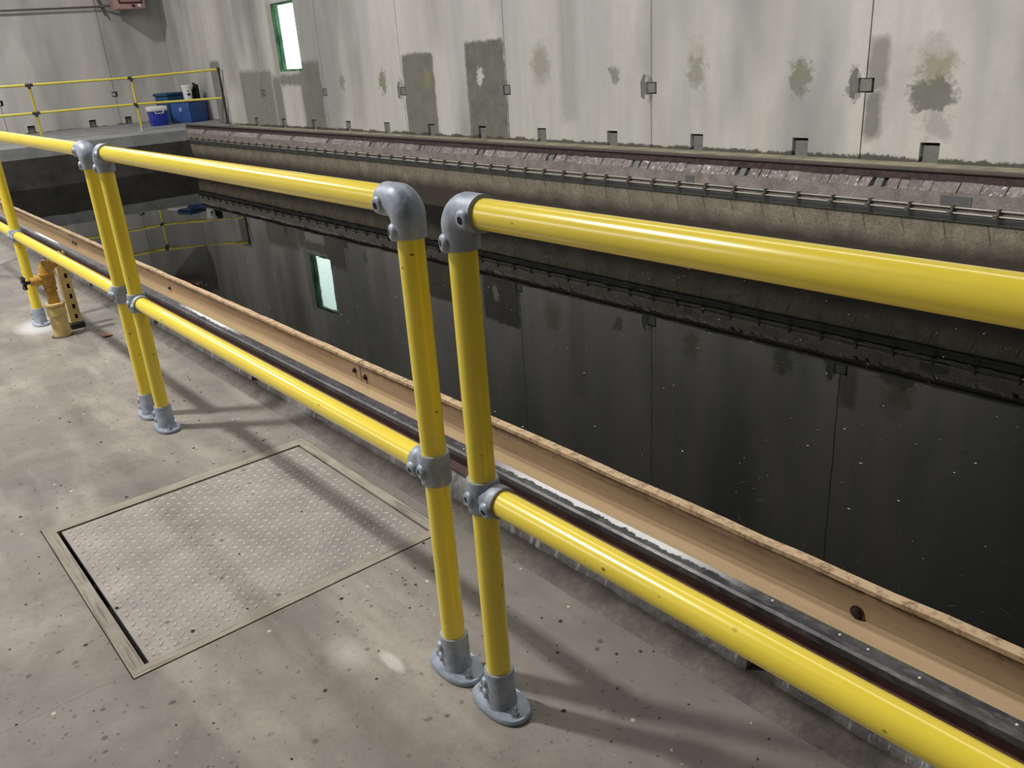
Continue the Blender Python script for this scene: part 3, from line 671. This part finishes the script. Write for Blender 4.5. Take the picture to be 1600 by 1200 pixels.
bm = BM(); box(bm, c[0]-.22, c[0]+.22, c[1]-.24, c[1]+.24, WALK, WALK+.60, .02); rotz(bm, c, .35); obj('body', bm, MT1, tb, 40)
bm = BM(); box(bm, c[0]-.245, c[0]+.245, c[1]-.265, c[1]+.265, WALK+.60, WALK+.67, .02); rotz(bm, c, .35); obj('lid', bm, MT1, tb, 40)
c = (-20.62, 7.42); cr = root('storage_box', (*c, WALK), 'large blue plastic box with a white bucket on top', 'box')
a_ = PI*.25-.33
bm = BM(); box(bm, c[0]-.28, c[0]+.28, c[1]-.28, c[1]+.28, WALK, WALK+.45, .012); rotz(bm, c, a_); obj('body', bm, MT2, cr, 40)
bm = BM(); box(bm, c[0]-.295, c[0]+.295, c[1]-.295, c[1]+.295, WALK+.45, WALK+.49, .01); rotz(bm, c, a_); obj('lid', bm, m_flat('box_lid_blue', (44, 76, 132), .5), cr, 40)
bm = BM(); box(bm, c[0]+.281, c[0]+.284, c[1]-.03, c[1]+.05, WALK+.26, WALK+.34); rotz(bm, c, -PI*.25-.33); obj('label_print', bm, m_flat('pale_print', (150, 170, 200), .5), cr)
zt_ = WALK+.49
c = (-20.50, 7.43); bk = root('bucket', (*c, zt_), 'white lidded bucket with a dark printed label on the blue box', 'bucket')
bm = BM(); stepped(bm, (*c, zt_), (0, 0, 1), [(0, .10), (.28, .125)], 28); obj('body', bm, MWH, bk, 50)
bm = BM(); stepped(bm, (*c, zt_+.28), (0, 0, 1), [(0, .133), (.045, .135), (.05, .12)], 28); obj('lid', bm, MWH, bk, 40)
bm = BM()
for k in range(7):
    pass
def curved(bm, cx, cy, r0, r1, a0, a1, z0, z1, n=6):
    A = []
    for i in range(n+1):
        a = a0+(a1-a0)*i/n; A.append([bm.verts.new((cx+r*math.cos(a), cy+r*math.sin(a), z)) for r, z in ((r0, z0), (r1, z1))]+[bm.verts.new((cx+(r+.002)*math.cos(a), cy+(r+.002)*math.sin(a), z)) for r, z in ((r1, z1), (r0, z0))])
    for p, q in zip(A, A[1:]):
        for k in range(4): bm.faces.new((p[k], p[(k+1) % 4], q[(k+1) % 4], q[k]))
    bm.faces.new(A[0][::-1]); bm.faces.new(A[-1])
curved(bm, c[0], c[1], .1125, .1175, -.55, .05, zt_+.10, zt_+.15); curved(bm, c[0], c[1], .119, .121, -.5, -.1, zt_+.19, zt_+.21); obj('label_print', bm, m_flat('ink_blue', (40, 44, 80), .5), bk)
bm = BM(); curved(bm, c[0], c[1], .103, .121, .45, 1.1, zt_+.02, zt_+.24); obj('label_band', bm, MBK, bk)
c = (-20.62, 7.64); jc = root('jerrycan', (*c, zt_), 'black container beside the white bucket on the blue box', 'container')
bm = BM(); box(bm, c[0]-.11, c[0]+.11, c[1]-.06, c[1]+.06, zt_, zt_+.33, .03); rotz(bm, c, .2); obj('body', bm, MBK, jc, 50)
bm = BM(); stepped(bm, (c[0], c[1], zt_+.325), (0, 0, 1), [(0, .03), (.04, .03)], 14); obj('cap', bm, MDK, jc, 40)

# heater box, pipe on the end wall
MPK = m_flat('pinkish_casing', (176, 142, 134), .5)
hb = root('wall_heater', (-22.2, 7.03, 2.72), 'pinkish metal unit hung high on the end wall near the corner', 'heater')
bm = BM(); box(bm, -22.45, -21.95, 6.71, 7.36, 2.72, 3.5, .01); obj('casing', bm, MPK, hb, 40)
bm = BM(); holed(bm, 6.77, 7.30, 2.83, 3.44, [(6.80, 7.27, 2.87+.07*k, 2.91+.07*k) for k in range(8)], lambda u, v, w_: (-21.94+w_*-1, u, v), .012); obj('grille', bm, m_flat('maroon_grille', (70, 28, 26), .5), hb)
bm = BM(); box(bm, -21.949, -21.94, 7.18, 7.26, 2.76, 2.82); obj('sticker', bm, MWH, hb)
bm = BM(); stepped(bm, (-21.95, 7.08, 2.785), (1, 0, 0), [(0, .03), (.03, .028)], 14); obj('knob', bm, MBK, hb, 40)
bm = BM(); box(bm, XE, -22.44, 6.80, 6.86, 3.0, 3.06); box(bm, XE, -22.44, 7.2, 7.26, 3.0, 3.06); obj('bracket', bm, MDK, hb)
bm = BM(); sweep(bm, [(XE+.10, YN+.1, 2.60), (XE+.10, 4.4, 2.78), (XE+.10, 6.55, 2.82)], .022, 10); sweep(bm, [(XE+.10, 6.42, 3.2), (XE+.10, 6.60, 2.62)], .02, 10); sweep(bm, [(XE+.10, 6.5, 2.83), (-22.4, 6.75, 2.83)], .03, 10)
WPI = obj('wall_pipe', bm, m_flat('pipe_dark', (90, 84, 76), .6)); tag(WPI, 'thin dark pipe running level high on the end wall', 'pipe')

# ------------------------------------------------------------------ debris on the floor
bm = BM(); rr = random.Random(3)
c = Vector((-4.75, 1.03, .002)); vs = []
for k in range(9):
    a = 2*PI*k/9; r = .055*rr.uniform(.5, 1.15); vs.append(bm.verts.new((c.x+r*math.cos(a), c.y+r*.55*math.sin(a), .002+rr.uniform(0, .010))))
t = bm.verts.new(c+Vector((0, 0, .006)))
for k in range(9): bm.faces.new((vs[k], vs[(k+1) % 9], t))
tag(obj('dead_leaf', bm, m_flat('leaf_brown', (176, 124, 92), .7)), 'crumpled orange-brown leaf on the floor behind the double post', 'leaf')
bm = BM()
for (x, y) in ((-.664, 1.328), (-.604, 1.327), (-.50, 1.320), (-.335, 1.325), (-.82, 1.33), (-1.9, 1.318), (-2.3, 1.326)):
    stepped(bm, (x, y, .1722), (0, 0, 1), [(0, .0032), (.001, .0026), (.0018, .0012)], 8)
tag(obj('rail_chips', bm, m_flat('chip_white', (226, 224, 218), .6)), 'tiny white blobs on top of the near rail', 'chips', kind='stuff')
def grit(n, col, name, label, szs, seed):
    rg = random.Random(seed); b = BM()
    for i in range(n):
        x = rg.uniform(-6.5, -.4); y = rg.uniform(-.6, 1.24) if rg.random() < .7 else rg.uniform(.9, 1.24)
        if HX0 < x < HX1 and HY0 < y < HY1 and rg.random() < .7: continue
        r = rg.choice(szs); m_ = 5; h = r*rg.uniform(.3, .7); a0 = rg.random()*6
        vs = [b.verts.new((x+r*rg.uniform(.6, 1.3)*math.cos(a0+2*PI*k/m_), y+r*rg.uniform(.6, 1.3)*math.sin(a0+2*PI*k/m_), .0008)) for k in range(m_)]
        tt = b.verts.new((x, y, .001+h))
        for k in range(m_): b.faces.new((vs[k], vs[(k+1) % m_], tt))
    tag(obj(name, b, m_flat(name+'_mat', col, .8)), label, name.split('_')[-1], kind='stuff')
grit(420, (74, 66, 58), 'dark_grit', 'dark grit scattered over the concrete floor', (.002, .003, .003, .004, .006), 11)
grit(110, (214, 206, 192), 'pale_grit', 'pale chips scattered over the concrete floor', (.002, .002, .003, .005), 12)
